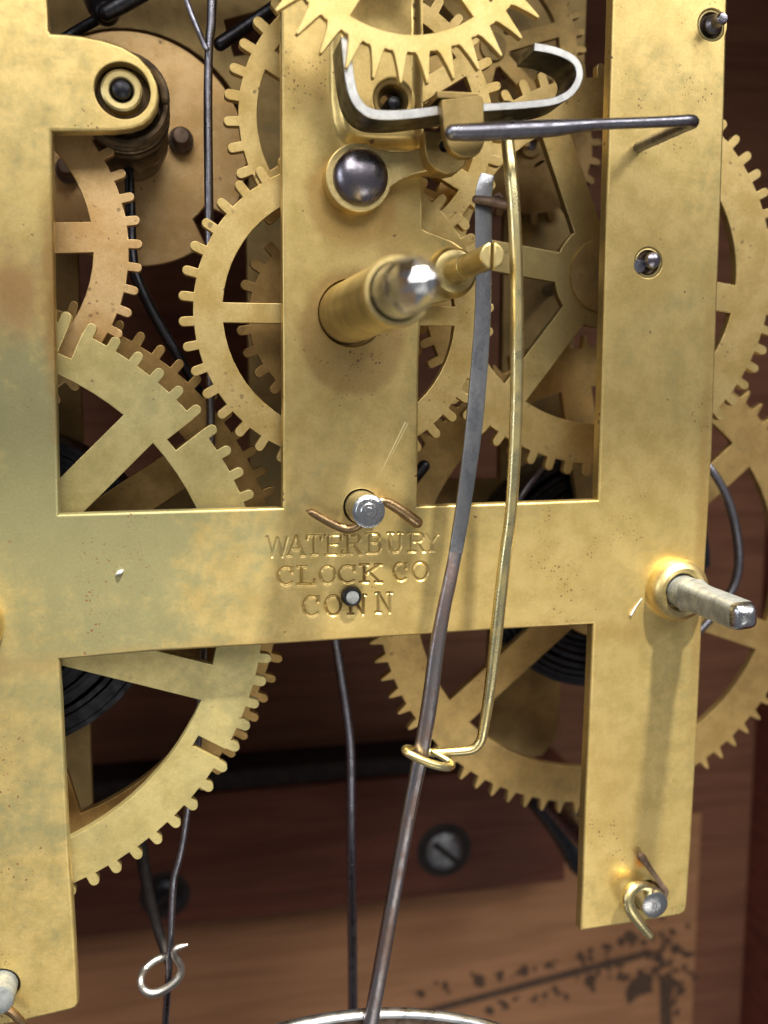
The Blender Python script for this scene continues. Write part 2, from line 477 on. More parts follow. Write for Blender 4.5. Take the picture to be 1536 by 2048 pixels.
YC = 60.0
c_t, c_b, c_r = P(500, 1584, YC)[2], P(600, 1824, YC)[2], P(1132, 1700, YC)[0]
cl = root('wooden_cleat', 'dark mahogany cleat screwed across the lower case back behind the movement', 'cleat', ((c_r - 80) / 2, YC, (c_t + c_b) / 2))
mb = MB(); prism(mb, [(-80, c_b), (c_r, c_b), (c_r, c_t), (-80, c_t)], y0=YC, y1=YB - .02, bev=.5, seg=2)
build('board', mb, 'cleat', cl)
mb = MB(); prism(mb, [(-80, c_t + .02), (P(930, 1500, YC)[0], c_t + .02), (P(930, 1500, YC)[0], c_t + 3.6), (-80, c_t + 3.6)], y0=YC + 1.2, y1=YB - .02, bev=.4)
build('gap_shade_strip', mb, 'black', cl)  # black strip stands in for the shade in the gap above the cleat
def wood_screw(px, py, rpx, ang, cl, mat='screw'):
    c = P(px, py, YC); r = rpx * mmpp(px, py, YC)
    mb = MB(); lathe(mb, c[0], c[2], [(r * .7, YC - 1.3), (r, YC - .6), (r * 1.02, YC - .01)], 32)
    s = build('screw', mb, mat, cl)
    dx, dz = math.cos(ang), math.sin(ang); w = r * .16; L = r * .86
    q = [(c[0] + dx * L - dz * w, c[2] + dz * L + dx * w), (c[0] - dx * L - dz * w, c[2] - dz * L + dx * w), (c[0] - dx * L + dz * w, c[2] - dz * L - dx * w), (c[0] + dx * L + dz * w, c[2] + dz * L - dx * w)]
    build('slot', prism(MB(), q, y0=YC - 1.33, y1=YC - 1.0, bev=0), 'black', s)
    build('countersink', lathe(MB(), c[0], c[2], [(r * 1.5, YC - .05), (r * 1.5, YC + .02)], 32), 'black', cl)
wood_screw(888, 1700, 36, math.radians(-42), cl)
wood_screw(330, 1790, 34, math.radians(35), cl, 'dark')

# printed border of the old label glued to the back board
lab = root('printed_label', 'faded label border printed in black on the brown case back', 'label', (P(1150, 1940, YB)[0], YB, P(1150, 1940, YB)[2]))
build('paper', prism(MB(), [(-60, zb + 2), (P(1390, 1900, YB)[0], zb + 2), (P(1390, 1900, YB)[0], c_b + 6), (-60, c_b + 6)], y0=YB - .012, y1=YB - .004, bev=0), 'paper', lab)
def inkbox(l):
    return prism(MB(), [(P(x, y, YB)[0], P(x, y, YB)[2]) for x, y in l], y0=YB - .06, y1=YB - .02, bev=0)
build('rule_line', inkbox([(800, 2030), (1010, 1974), (1140, 1938), (1300, 1898), (1316, 1908), (1150, 1952), (1015, 1988), (804, 2042)]), 'ink', lab)
build('rule_line', inkbox([(1318, 1950), (1340, 1950), (1346, 2100), (1322, 2100)]), 'ink', lab)
orn = MB()
spots_ = []
for q in range(9):
    x = 850 + q * 52 + random.uniform(-10, 10); y = 2012 - (x - 880) * .262
    for sgn in (-1, 1):
        bx, by = x + random.uniform(-8, 8) + (14 if sgn > 0 else 0), y + sgn * random.uniform(20, 40)
        spots_.append((bx, by, random.uniform(10, 19)))
        for _ in range(3): spots_.append((bx + random.gauss(0, 15), by + random.gauss(0, 9), random.uniform(4, 9)))
for q in range(60): spots_.append((1318 + random.gauss(0, 34), 1915 + random.gauss(0, 38), random.uniform(4, 15)))
for q in range(14): spots_.append((1350 + random.gauss(0, 18), 1985 + random.gauss(0, 30), random.uniform(4, 11)))
for k, (x, y, r) in enumerate(spots_):
    n = random.choice((5, 6, 7, 8)); a0 = random.random() * 6; el = random.uniform(.4, .9)
    ca, sa_ = math.cos(a0), math.sin(a0); pts = []
    for i in range(n):
        u = r * random.uniform(.7, 1.1) * math.cos(2 * math.pi * i / n); w = el * r * random.uniform(.7, 1.1) * math.sin(2 * math.pi * i / n)
        pts.append((x + u * ca - w * sa_, y + u * sa_ + w * ca))
    prism(orn, [(P(a, b, YB)[0], P(a, b, YB)[2]) for a, b in pts], y0=YB - .06 - .0006 * k, y1=YB - .02, bev=0, back=False)
oo = build('ornament', orn, 'ink', lab); oo['kind'] = 'stuff'
build('ornament', inkbox([(1250, 1985), (1262, 1958), (1300, 1952), (1306, 1984), (1278, 1992), (1256, 2010)]), 'ink', lab)

mb = wire([(1085, 1590, 44, 34), (1130, 1650, 44, 34), (1165, 1720, 44, 30)], 5, 16)
build('iron_bracket', mb, 'dark', label='black iron bracket end behind the lower part of the right leg', cat='bracket')

# ------------------------------------------------------------------ back plate with its pillars
def plate_back():
    d = 28.0
    lp = [(163, 700), (163, 800), (174, 1150)]
    outer = [(-22, 66), (-22, -62)] + px2([(186, 1608), (182, 1500), (176, 1200), (985, 1195)], d) + px2([(975, 1400), (968, 1490), (1010, 1520), (1085, 1512), (1116, 1470), (1120, 1400), (1145, 780), (1172, 50)], d) + [(P(1176, -40, d)[0], 66)]
    h1 = px2([(170, 975), (163, 800), (158, 560), (150, 400)], d) + [(-4.46 + 15.6 * math.cos(t), 29.9 + 15.6 * math.sin(t)) for t in np.radians(np.linspace(160, 12, 22))] + px2([(492, 420), (500, 965)], d)
    h3 = px2([(448, 40), (556, 12), (560, 96), (468, 112)], d)
    h2 = px2([(735, 962), (735, 400), (740, 60), (1000, 70), (1020, 120), (1008, 500), (1000, 958)], d)
    return outer, [h1, h2, h3]
bp = root('back_plate', 'dull brass back plate seen dimly behind all the wheels', 'clock plate', (20, 28, 0))
o, h = plate_back()
mb = MB(); prism(mb, o, h, 28, 29.6, .1)
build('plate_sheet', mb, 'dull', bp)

PIL = P(722, 1013); PILR = P(1292, 1790); PILL = P(2, 1972)
def pillar(c, tip, r, spiral=False, tilt=(0, 0)):
    mb = MB(); prof = [(0, -tip), (r * .35, -tip), (r * .8, -tip + .05), (r * .97, -tip + .2), (r, -tip + .5), (r, 3.2), (r + .9, 3.3), (r + .9, 27.9)]
    if spiral:
        prof = [(0, -tip - .12), (r * .22, -tip - .1), (r * .26, -tip), (r * .45, -tip - .02), (r * .5, -tip + .05), (r * .75, -tip + .03), (r * .8, -tip + .1), (r * .97, -tip + .2)] + prof[4:]
    return lathe(mb, c[0], c[2], prof, 40)
build('pillar', pillar(PIL, 4.6, 1.85, True), 'steel', bp)
build('pillar', pillar(PILR, 2.6, 1.75), 'steel', bp)
build('pillar', pillar(PILL, 2.8, 1.75), 'lead', bp)

# ------------------------------------------------------------------ front plate
ear = [(102, 66), (130, 67), (165, 71), (205, 79), (245, 92), (278, 112), (301, 138), (314, 165), (318, 192), (314, 216), (303, 236), (286, 250), (262, 258), (225, 262), (160, 263), (104, 262)]
lobe = [(846, 612), (870, 607), (898, 601), (922, 588), (938, 566), (944, 542), (939, 515), (926, 494), (905, 480), (878, 469), (850, 459), (846, 454)]
front_outer = [(-24.8, 64), (-24.8, P(-10, 2060)[2])] + px2([(30, 2047), (140, 2021), (152, 2016), (157, 2005), (148, 1850), (137, 1682), (128, 1500), (119, 1319),
    (312, 1303), (516, 1291), (734, 1277), (1006, 1259), (1186, 1249), (1178, 1440), (1170, 1620), (1165, 1780), (1161, 1862), (1270, 1846), (1360, 1831), (1370, 1825), (1374, 1814),
    (1382, 1696), (1393, 1500), (1405, 1240), (1413, 1100), (1425, 900), (1435, 600), (1443, 400), (1450, 200), (1455, 0)]) + [(63.2, 64)]
win_l = px2([(118, 1029), (300, 1023), (565, 1016), (566, 800), (564, 400), (562, 0)]) + [(P(562, 0)[0] + .05, 58), (-11.2, 58)] + px2([(95, 0), (97, 60)]) + px2(ear) + px2([(107, 500), (113, 800)])
win_r = px2([(835, 1013), (1000, 1007), (1196, 1000), (1204, 750), (1212, 450), (1225, 0)]) + [(48.6, 58), (27.0, 58)] + px2([(846, 0), (846, 300)]) + px2(lobe[::-1]) + px2([(842, 640), (838, 720)])
# patch that carries the stamped maker's mark
pa, pb = P(522, 1062), P(884, 1240)
PX0, PX1, PZ0, PZ1 = pa[0], pb[0], -28.05, pa[2]
PZ0 = max(PZ0, P(884, 1240)[2])
patch_hole = [(PX0, PZ0), (PX1, PZ0), (PX1, PZ1), (PX0, PZ1)]
fp_holes = [win_l, win_r, patch_hole]
EAR, PVR, PVT, CEN, PIT = P(245, 181), P(1297, 525), P(1424, 50), P(703, 626), P(783, 205)
holes = [(EAR, 2.75), (PVR, 1.75), (PVT, 1.75), (CEN, 3.65), (PIL, 2.0), (PILR, 2.0), (PILL, 2.0), (PIT, 2.1), (P(1350, 1178), 2.6)]
fp_holes += [circ(c[0], c[2], r) for c, r in holes]
TH = 1.6
fp = root('front_plate', 'large aged brass front plate with stamped lettering and wide window openings', 'clock plate', (0, 0, 0))
mb = MB(); prism(mb, front_outer, fp_holes, 0, TH, .3, 4, bevs=[.3, .3, .3, 0] + [.12] * len(holes))
build('plate_sheet', mb, 'plate', fp, loc=(0, 0, 0))

# stamped maker's mark: a fine grid pressed in along the letter strokes
def arc(cx, cy, rx, ry, a0, a1, n=10):
    return [(cx + rx * math.cos(math.radians(a0 + (a1 - a0) * i / n)), cy + ry * math.sin(math.radians(a0 + (a1 - a0) * i / n))) for i in range(n + 1)]
SER = .13
GLY = {
    'W': [[(.02, 1), (.27, 0)], [(.27, 0), (.5, .95)], [(.5, .95), (.74, 0)], [(.74, 0), (.98, 1)]],
    'A': [[(.08, 0), (.5, 1)], [(.5, 1), (.92, 0)], [(.25, .33), (.76, .33)], [(0, 0), (.2, 0)], [(.78, 0), (1, 0)]],
    'T': [[(.5, 0), (.5, 1)], [(0, 1), (1, 1)], [(0, 1), (0, .82)], [(1, 1), (1, .82)], [(.33, 0), (.67, 0)]],
    'E': [[(.18, 0), (.18, 1)], [(0, 1), (.95, 1), (.95, .82)], [(0, 0), (1, 0), (1, .2)], [(.18, .52), (.68, .52)]],
    'R': [[(.2, 0), (.2, 1)], [(0, 1), (.6, 1)] + arc(.6, .76, .28, .24, 90, -90) + [(.2, .52)], [(.5, .52), (.88, 0), (1, 0)], [(0, 0), (.4, 0)]],
    'B': [[(.2, 0), (.2, 1)], [(0, 1), (.6, 1)] + arc(.6, .77, .26, .23, 90, -90) + [(.2, .54)], [(.6, .54)] + arc(.62, .27, .32, .27, 90, -90) + [(0, 0)]],
    'U': [[(.16, 1), (.16, .35)] + arc(.5, .33, .34, .33, 180, 360) + [(.84, 1)], [(0, 1), (.34, 1)], [(.68, 1), (1, 1)]],
    'Y': [[(.06, 1), (.5, .48)], [(.94, 1), (.5, .48), (.5, 0)], [(.33, 0), (.67, 0)], [(.8, 1), (1, 1)]],
    'C': [arc(.56, .5, .52, .5, 42, 312, 20), [(.95, .98), (.95, .70)]],
    'L': [[(.22, 0), (.22, 1)], [(0, 1), (.46, 1)], [(0, 0), (1, 0), (1, .26)]],
    'O': [arc(.5, .5, .48, .5, 0, 360, 22)],
    'K': [[(.2, 0), (.2, 1)], [(.88, 1), (.22, .42)], [(.4, .56), (.88, 0)], [(.02, 1), (.38, 1)], [(.02, 0), (.38, 0)], [(.7, 1), (1, 1)], [(.7, 0), (1, 0)]],
    'N': [[(.14, 0), (.14, 1)], [(.14, 1), (.86, 0)], [(.86, 0), (.86, 1)], [(0, 1), (.2, 1)], [(.72, 1), (1, 1)], [(0, 0), (.3, 0)]],
}
MARK = [('W', 533, 576, 1074, 1113, .75), ('A', 575, 610, 1072, 1111, 1), ('T', 615, 643, 1071, 1109, .85), ('E', 652, 685, 1070, 1109, .8), ('R', 690, 724, 1069, 1108, .9),
        ('B', 734, 763, 1067, 1106, .8), ('U', 776, 806, 1066, 1104, .85), ('R', 817, 850, 1066, 1103, .8), ('Y', 851, 877, 1069, 1102, .5),
        ('C', 555, 586, 1134, 1169, 1), ('L', 596, 629, 1133, 1168, 1.1), ('O', 640, 671, 1132, 1167, .95), ('C', 677, 711, 1131, 1165, 1), ('K', 720, 764, 1129, 1164, 1.2),
        ('C', 787, 814, 1126, 1161, .9), ('O', 825, 856, 1124, 1160, .9),
        ('C', 606, 638, 1192, 1231, 1), ('O', 650, 683, 1191, 1230, 1.1), ('N', 697, 731, 1190, 1228, 1.1), ('N', 752, 784, 1186, 1225, .95)]
segs = []
for ch, x0, x1, yt, yb, amt in MARK:
    for st in GLY[ch]:
        q = [P(x0 + (x1 - x0) * u, yb + (yt - yb) * v) for u, v in st]
        for a, b in zip(q[:-1], q[1:]): segs.append((a[0], a[2], b[0], b[2], amt * random.uniform(.8, 1.1)))
nx, nz = 400, 206
gx = np.linspace(PX0, PX1, nx); gz = np.linspace(PZ0, PZ1, nz)
GX, GZ = np.meshgrid(gx, gz)
dep = np.zeros_like(GX); lip = np.zeros_like(GX)
for ax, az, bx, bz, amt in segs:
    dx, dz = bx - ax, bz - az; L2 = dx * dx + dz * dz + 1e-9
    t = np.clip(((GX - ax) * dx + (GZ - az) * dz) / L2, 0, 1)
    dist = np.hypot(GX - ax - t * dx, GZ - az - t * dz)
    dep = np.maximum(dep, amt * np.clip(1 - dist / .20, 0, 1) ** .8)
    lip = np.maximum(lip, amt * np.exp(-((dist - .30) / .10) ** 2))
GY = .20 * dep - .012 * lip * (dep < .3)
GY[0] = GY[-1] = 0; GY[:, 0] = GY[:, -1] = 0
mb = MB(); mb.v = np.c_[GX.ravel(), GY.ravel(), GZ.ravel()].tolist()
ii = (np.arange(nz - 1)[:, None] * nx + np.arange(nx - 1)[None, :]).ravel()
mb.f = np.c_[ii, ii + 1, ii + nx + 1, ii + nx].tolist()
mk = build('maker_mark', mb, 'plate_mark', fp, loc=(0, 0, 0), smooth=80)
kx = np.interp(GX, [PX0, 16, 18.5, 20.5, PX1], [.25, .35, .85, .8, .15]) * np.interp(GZ, [-27.5, -24, -21, -18], [.9, 1, .8, .35])
mk.data.attributes.new('dirt', 'FLOAT', 'POINT').data.foreach_set('value', np.clip(dep * kx * 1.1, 0, 1).ravel().astype(np.float32))

# raised pan under the pallets, pivot sinks, rivet and slotted stud
pan = px2([(846, -60), (846, 120), (847, 285), (842, 300), (825, 303), (760, 303), (715, 300), (688, 290), (671, 272), (662, 245), (657, 200), (655, 100), (655, -60)])
build('raised_pan', prism(MB(), pan, [circ(PIT[0], PIT[2], 2.1)], -1.0, 0.02, .85, 6, back=False, bevs=[.85, .25], prof=[(1.5 - 1.5 * t, -1.0 + 1.02 * t * t * (3 - 2 * t)) for t in np.linspace(0, 1, 9)]), 'plate', fp, loc=(0, 0, 0), smooth=50)
build('pivot_sink', lathe(MB(), PIT[0], PIT[2], [(2.09, -.9), (1.7, -.75), (1.45, -.35), (1.2, .3), (1.15, 1.2)], 40, caps=False), 'saddle', fp)
for c in (PVR, PVT):
    build('pivot_sink', lathe(MB(), c[0], c[2], [(1.745, .02), (1.62, .16), (1.5, .12), (1.4, .2)], 40, caps=False), 'plate', fp)
    build('oil_sink', lathe(MB(), c[0], c[2], [(1.42, .16), (1.25, .5), (1.0, .6), (.4, .65), (.4, 1.5)], 40, caps=False), 'oily', fp)
c = P(702, 1191)
build('rivet', lathe(MB(), c[0], c[2], [(0, -1.05), (.5, -1.03), (.95, -.93), (1.12, -.72), (1.17, -.4), (1.2, .3)], 32, caps=False), 'dark', fp)
build('rivet_face', lathe(MB(), c[0], c[2], [(0, -1.12), (.45, -1.11), (.72, -1.05), (.76, -.9)], 24, caps=False), 'lead', fp)
sa = P(985, 511, -14)
build('stud_collar', lathe(MB(), sa[0], sa[2], [(1.3, -1.5), (1.75, -1.55), (2.3, -1.35), (2.6, -.95), (2.7, -.5), (2.85, .02)], 44, caps=False), 'tube', fp)
st = build('slotted_stud', lathe(MB(), sa[0], sa[2], [(1.25, -11), (1.25, -8.1), (1.19, -8), (1.19, -7.8), (1.25, -7.7), (1.25, -6.3), (1.19, -6.2), (1.19, -6), (1.28, -5.9), (1.3, 0)], 36), 'tube', fp)
for sgn in (1, -1):
    half = [(sa[0] + sgn * (.14 + 0), sa[2] + z) for z in (-1.2, 1.2)]
    q = [(sa[0] + sgn * (.14 + (1.25 * math.cos(t) - .14) * 1.0), sa[2] + 1.25 * math.sin(t)) for t in np.linspace(-1.45, 1.45, 16)]
    build('stud_half', prism(MB(), q, y0=-14, y1=-11, bev=.18, seg=3), 'tube', st)
sc1, sc2 = P(812, 843), P(757, 955)
build('scratch', prism(MB(), [(sc1[0] - .14, sc1[2]), (sc2[0], sc2[2]), (sc1[0] + .02, sc1[2] - .1)], y0=-.03, y1=.0, bev=.01), 'scratched', fp)
build('scratch', prism(MB(), [(P(816, 845)[0] - .03, P(816, 845)[2]), (P(776, 925)[0], P(776, 925)[2]), (P(816, 845)[0] + .07, P(816, 845)[2] - .1)], y0=-.03, y1=.0, bev=.01), 'scratched', fp)

mb = wire([(233, 1149, -.1, 2), (239, 1145, -.25, 4.5), (245, 1141, -.2, 2)], 4, 8)
build('lint_speck', mb, 'lint', label='tiny white speck of lint on the left of the wide brass bar', cat='lint')
mb = wire([(1262, 1230, -.12, 2.2), (1266, 1222, -.2, 1.8), (1274, 1210, -.15, .9), (1284, 1197, -.08, .7)], 4, 8)
build('lint_fibre', mb, 'lint', label='short pale fibre lying beside the collar of the winding arbor', cat='lint')

# ------------------------------------------------------------------ wheels
def gear_outline(c, rt, rr, n, ph, kind='finger', hw=.5):
    out = []
    for k in range(n):
        a = math.radians(ph) + 2 * math.pi * k / n
        er, et = (np.array([math.cos(a), math.sin(a)]), np.array([-math.sin(a), math.cos(a)]))
        w = hw * random.uniform(.95, 1.05)
        if kind == 'finger':
            loc = [(math.sqrt(rr * rr - w * w) * 1.0, -w)]
            rc = rt - w
            loc += [(rc + w * math.sin(t) * 1.0, -w * math.cos(t)) for t in np.linspace(0, math.pi, 9)]
            loc += [(math.sqrt(rr * rr - w * w), w)]
        elif kind == 'point':
            b = hw * 1.45
            loc = [(rr, -b), (rr + (rt - rr) * .45, -w * .95), (rt - .25, -w * .55), (rt, -w * .2), (rt, w * .2), (rt - .25, w * .55), (rr + (rt - rr) * .45, w * .95), (rr, b)]
        else:  # escape
            loc = [(rr - .1, -hw * .95), (rr + .25, -hw * .72), (rr + (rt - rr) * .55, -hw * .36), (rt, -.12), (rt, .13), (rr + (rt - rr) * .5, hw * .34), (rr + .2, hw * .52), (rr - .1, hw * .62)]
        out += [tuple(np.array(c) + er * p[0] + et * p[1]) for p in loc]
        a2 = a + math.pi / n
        out.append((c[0] + rr * math.cos(a2), c[1] + rr * math.sin(a2)))
    return out

def windows(c, ri, rh, spokes, sw, n=14, corner=.5):
    """openings between the spokes"""
    hs = []
    sp = sorted(s % 360 for s in spokes)
    for a, b in zip(sp, sp[1:] + [sp[0] + 360]):
        def lim(r): return math.degrees(math.asin(min(.95, sw / 2 / r)))
        o = [(ri, t) for t in np.linspace(a + lim(ri), b - lim(ri), n)]
        r2 = max(rh, sw / 2 / math.sin(math.radians(min(80, (b - a) / 2 * .85))))
        i = [(r2, t) for t in np.linspace(b - lim(r2), a + lim(r2), 6)]
        hs.append([(c[0] + r * math.cos(math.radians(t)), c[1] + r * math.sin(math.radians(t))) for r, t in o + i])
    return hs

def wheel(name, label, c, d, rt, rr, n, ph, ri, rh, spokes, sw, mat, th=1.0, kind='finger', hw=.5, slots=(), arbor=None, arbor_r=1.0, hub_mat='dull', cat='gear wheel', group=None, hubr=None, extra=None):
    rt_o = root(name, label, cat, (c[0], d, c[1]), group)
    hs = windows(c, ri, rh, spokes, sw)
    ol = gear_outline(c, rt, rr, n, ph, kind, hw)
    if slots:   # a deep saw cut between two teeth
        res = []
        for p in ol:
            res.append(p)
        for ang, r0, w in slots:
            a = math.radians(ang); er = np.array([math.cos(a), math.sin(a)]); et = np.array([-er[1], er[0]])
            ang = math.degrees(a); pt = 360 / n; ang = ph + pt * (round((ang - ph - pt / 2) / pt) + .5); a = math.radians(ang); er = np.array([math.cos(a), math.sin(a)]); et = np.array([-er[1], er[0]])
            best = min(range(len(res)), key=lambda i: abs(math.remainder(math.atan2(res[i][1] - c[1], res[i][0] - c[0]) - a, 2 * math.pi)) + (0 if abs(math.hypot(res[i][0] - c[0], res[i][1] - c[1]) - rr) < .02 else 9))
            q = [tuple(np.array(c) + er * r + et * t) for r, t in ((rr - .01, -w), (r0, -w), (r0, w), (rr - .01, w))]
            res[best:best + 1] = q
        ol = res
    build('wheel_disc', prism(MB(), ol, hs, d, d + th, .07, 2), mat, rt_o)
    y0, y1 = arbor or (d - 1, 28)
    build('arbor', lathe(MB(), c[0], c[1], [(0, y0), (arbor_r * .8, y0), (arbor_r, y0 + .2), (arbor_r, y1)], 20, caps=False), 'wire', rt_o)
    hr = hubr or rh * .7
    build('hub', lathe(MB(), c[0], c[1], [(arbor_r, d - .5), (hr, d - .45), (hr + .1, d + .01)], 28, caps=False), hub_mat, rt_o)
    return rt_o

six = lambda p: [p + 60 * i for i in range(6)]
W1 = wheel('center_wheel', 'bright finger-toothed brass wheel on the centre arbor behind the middle strip', (18.5, 8.25), 3.0, 17.95, 16.35, 40, 3.4, 13.2, 4.5, [0, 90, 180, 270], 2.15, 'wheel', 1.2, hw=.52, arbor=(1.7, 28), arbor_r=1.6)
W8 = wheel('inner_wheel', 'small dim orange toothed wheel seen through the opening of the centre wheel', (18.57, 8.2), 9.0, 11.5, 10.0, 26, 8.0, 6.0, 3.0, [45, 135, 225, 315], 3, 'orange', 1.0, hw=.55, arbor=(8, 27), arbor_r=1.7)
W2 = wheel('upper_wheel', 'mottled finger-toothed brass wheel behind the top of the middle strip', (22.4, 29.95), 6.4, 16.4, 14.75, 35, 7.8, 12.7, 3.5, six(32), 2.3, 'wheel', 1.1, hw=.55, arbor=(6.2, 28), arbor_r=.9)
W3 = wheel('left_wheel', 'pinkish brass wheel half hidden by the left pillar under the rounded lug', (-23.1, 15.4), 5.6, 20.05, 18.6, 49, .6, 14.9, 4, [3, 93, 183, 273], 3.2, 'peach', 1.1, hw=.48, arbor=(1, 28))
W4 = wheel('great_wheel', 'large greenish brass great wheel at lower left with deep saw cuts in its rim', (-24.3, -24.3), 3.0, 35.0, 33.6, 78, 2.75, 28.5, 8, [44.5, -18.5, -78, -138, 164, 104], 4.3, 'greenish', 1.2,
           hw=.56, slots=((36.6, 29.9, .75), (-31.2, 30.0, .7), (64.5, 30.6, .75)), arbor=(1.65, 28), arbor_r=2.4, group='great wheels')
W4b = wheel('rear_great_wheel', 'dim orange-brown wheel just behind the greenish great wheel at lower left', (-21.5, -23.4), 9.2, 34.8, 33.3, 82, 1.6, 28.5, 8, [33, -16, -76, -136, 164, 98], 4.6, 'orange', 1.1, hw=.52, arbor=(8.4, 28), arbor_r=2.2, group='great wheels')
W5 = wheel('great_wheel', 'large fine-toothed great wheel at lower right behind the hexagon winding arbor', (58.24, -26.9), 18.0, 34.3, 32.6, 79, .6, 27.3, 8, six(40), 4.4, 'great', 1.2, kind='point', hw=.42, arbor=(17, 28), arbor_r=2.3, group='great wheels')
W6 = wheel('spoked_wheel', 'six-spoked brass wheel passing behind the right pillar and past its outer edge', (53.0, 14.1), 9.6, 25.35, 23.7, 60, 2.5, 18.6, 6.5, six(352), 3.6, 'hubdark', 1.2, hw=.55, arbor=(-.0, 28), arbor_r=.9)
# the pivots that show in the plate
def pivot(par, c, r, tip, mat='dark', y1=1.6):
    build('pivot', lathe(MB(), c[0], c[2], [(0, tip), (r * .45, tip + .05), (r * .85, tip + r * .28), (r, tip + r * .75), (r, y1)], 28, caps=False), mat, par)
pivot(W6, P(1300, 522), .95, -1.25, 'blue', 9)
pivot(W2, P(788, 206), .8, -.35, 'dark', 6)

W9 = wheel('fly_train_wheel', 'blurred pale brass wheel far back beside the top of the right pillar', (P(985, 95, 21)[0], P(985, 95, 21)[2]), 21.0, 13.2, 11.9, 36, 3, 9.4, 2.5, six(18), 2.0, 'great', 1.0, hw=.42, arbor=(20, 28), arbor_r=.7)
top_p = root('top_pivot', 'steel pivot end near the top corner of the right pillar', 'pivot', tuple(PVT))
build('pivot_pin', lathe(MB(), PVT[0] + .05, PVT[2], [(0, -2.3), (.5, -2.25), (.68, -2.0), (.7, -.8), (1.05, -.4), (1.1, 0), (1.1, 28)], 28, caps=False), 'blue', top_p)
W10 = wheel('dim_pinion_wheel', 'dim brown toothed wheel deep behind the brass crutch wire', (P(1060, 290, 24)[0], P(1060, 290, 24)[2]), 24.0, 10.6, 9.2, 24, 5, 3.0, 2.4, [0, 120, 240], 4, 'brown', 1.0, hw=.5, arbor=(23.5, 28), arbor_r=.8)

# cannon tube and centre arbor belong to the centre wheel
build('tube_rim', lathe(MB(), 18.75, 8.2, [(2.5, -22.0), (2.5, -23.6), (2.58, -23.78), (2.92, -23.78), (3.04, -23.5), (3.04, -22.9), (2.92, -22.8)], 56, caps=False), 'bright', W1)
tb = [(2.92, -22.85), (2.94, -17.6), (3.0, -17.4), (3.3, 0), (3.3, 2.9)]
build('cannon_tube', lathe(MB(), 18.75, 8.2, tb, 56, caps=False), 'tube', W1)
build('center_arbor', lathe(MB(), 18.75, 8.2, [(2.1, -28.6), (2.28, -28.3), (2.36, -27.8), (2.38, -22)], 56, caps=False), 'steel', W1)
rr_ = random.Random(3)
fac = MB(); prof = [(0, -32.4), (1.05, -32.0), (1.8, -31.0), (2.12, -29.7), (2.2, -28.4)]
fv = []; ff = []; NF = 7
for a_, (r_, y_) in enumerate(prof):
    for b_ in range(NF):
        t_ = 2 * math.pi * (b_ + .5 * (a_ % 2)) / NF + rr_.uniform(-.12, .12)
        q_ = r_ * rr_.uniform(.95, 1.04)
        fv.append((18.75 + q_ * math.cos(t_), y_ + rr_.uniform(-.12, .12) * (a_ > 0), 8.2 + q_ * math.sin(t_)))
for a_ in range(len(prof) - 1):
    for b_ in range(NF):
        c_ = (b_ + 1) % NF; o_, p_ = a_ * NF, (a_ + 1) * NF
        if a_ % 2 == 0: ff += [(o_ + b_, p_ + b_, o_ + c_), (o_ + c_, p_ + b_, p_ + c_)]
        else: ff += [(o_ + b_, p_ + b_, p_ + c_), (o_ + b_, p_ + c_, o_ + c_)]
fac.add(fv, ff)
build('faceted_end', fac, 'tip', W1, smooth=12)

# winding arbor with its bulging collar
WA = P(1349, 1177)
build('arbor_collar', lathe(MB(), WA[0], WA[2], [(2.25, -.6), (2.2, -1.9), (2.45, -2.2), (2.9, -2.3), (3.4, -2.0), (3.75, -1.4), (3.85, -.7), (3.8, .03)], 48, caps=False), 'bright', W5)
def rsq(rot, k):
    return lambda a: 1.0 / (abs(math.cos(a - rot)) ** k + abs(math.sin(a - rot)) ** k) ** (1 / k)
build('winding_shaft', lathe(MB(), WA[0], WA[2], [(1.95, -4.2), (2.0, -3.6), (2.0, 17)], 40, caps=False), 'lead', W5)
build('winding_square', lathe(MB(), WA[0], WA[2], [(1.52, -14.3), (1.56, -13.9), (1.58, -6.4), (1.66, -5.2), (1.9, -4.1)], 96, caps=False, sq=rsq(.06, 4.2)), 'lead', W5, smooth=25)
build('shaft_end', lathe(MB(), WA[0], WA[2], [(0, -15.7), (.5, -15.64), (.92, -15.45), (1.25, -15.1), (1.44, -14.7), (1.52, -14.3)], 96, caps=False, sq=rsq(.06, 4.2)), 'steel', W5)
WL = (-22.0, 0, -24.45)
build('arbor_collar', lathe(MB(), WL[0], WL[2], [(2.25, -.6), (2.2, -1.9), (2.45, -2.2), (2.9, -2.3), (3.4, -2.0), (3.75, -1.4), (3.85, -.7), (3.8, -.0)], 40, caps=False), 'bright', W4)
build('winding_square', lathe(MB(), WL[0], WL[2], [(0, -14.0), (1.0, -13.7), (1.42, -12.6), (1.46, -6.0), (2.0, -4.1), (2.0, -.5)], 48, caps=False, sq=rsq(.2, 7)), 'lead', W4)

# escape wheel in front of the strip
EC = (22.7, 46.07)
ew = wheel('escape_wheel', 'bright spiky escape wheel hanging over the steel pallet strip at the top', EC, -9.6, 16.6, 13.75, 38, 3.2, 12.1, 4, [-50, -122, 166, 94, 22], 2.3, 'escape', .8, kind='escape', hw=1.0, arbor=(-11, 0), arbor_r=1.0)

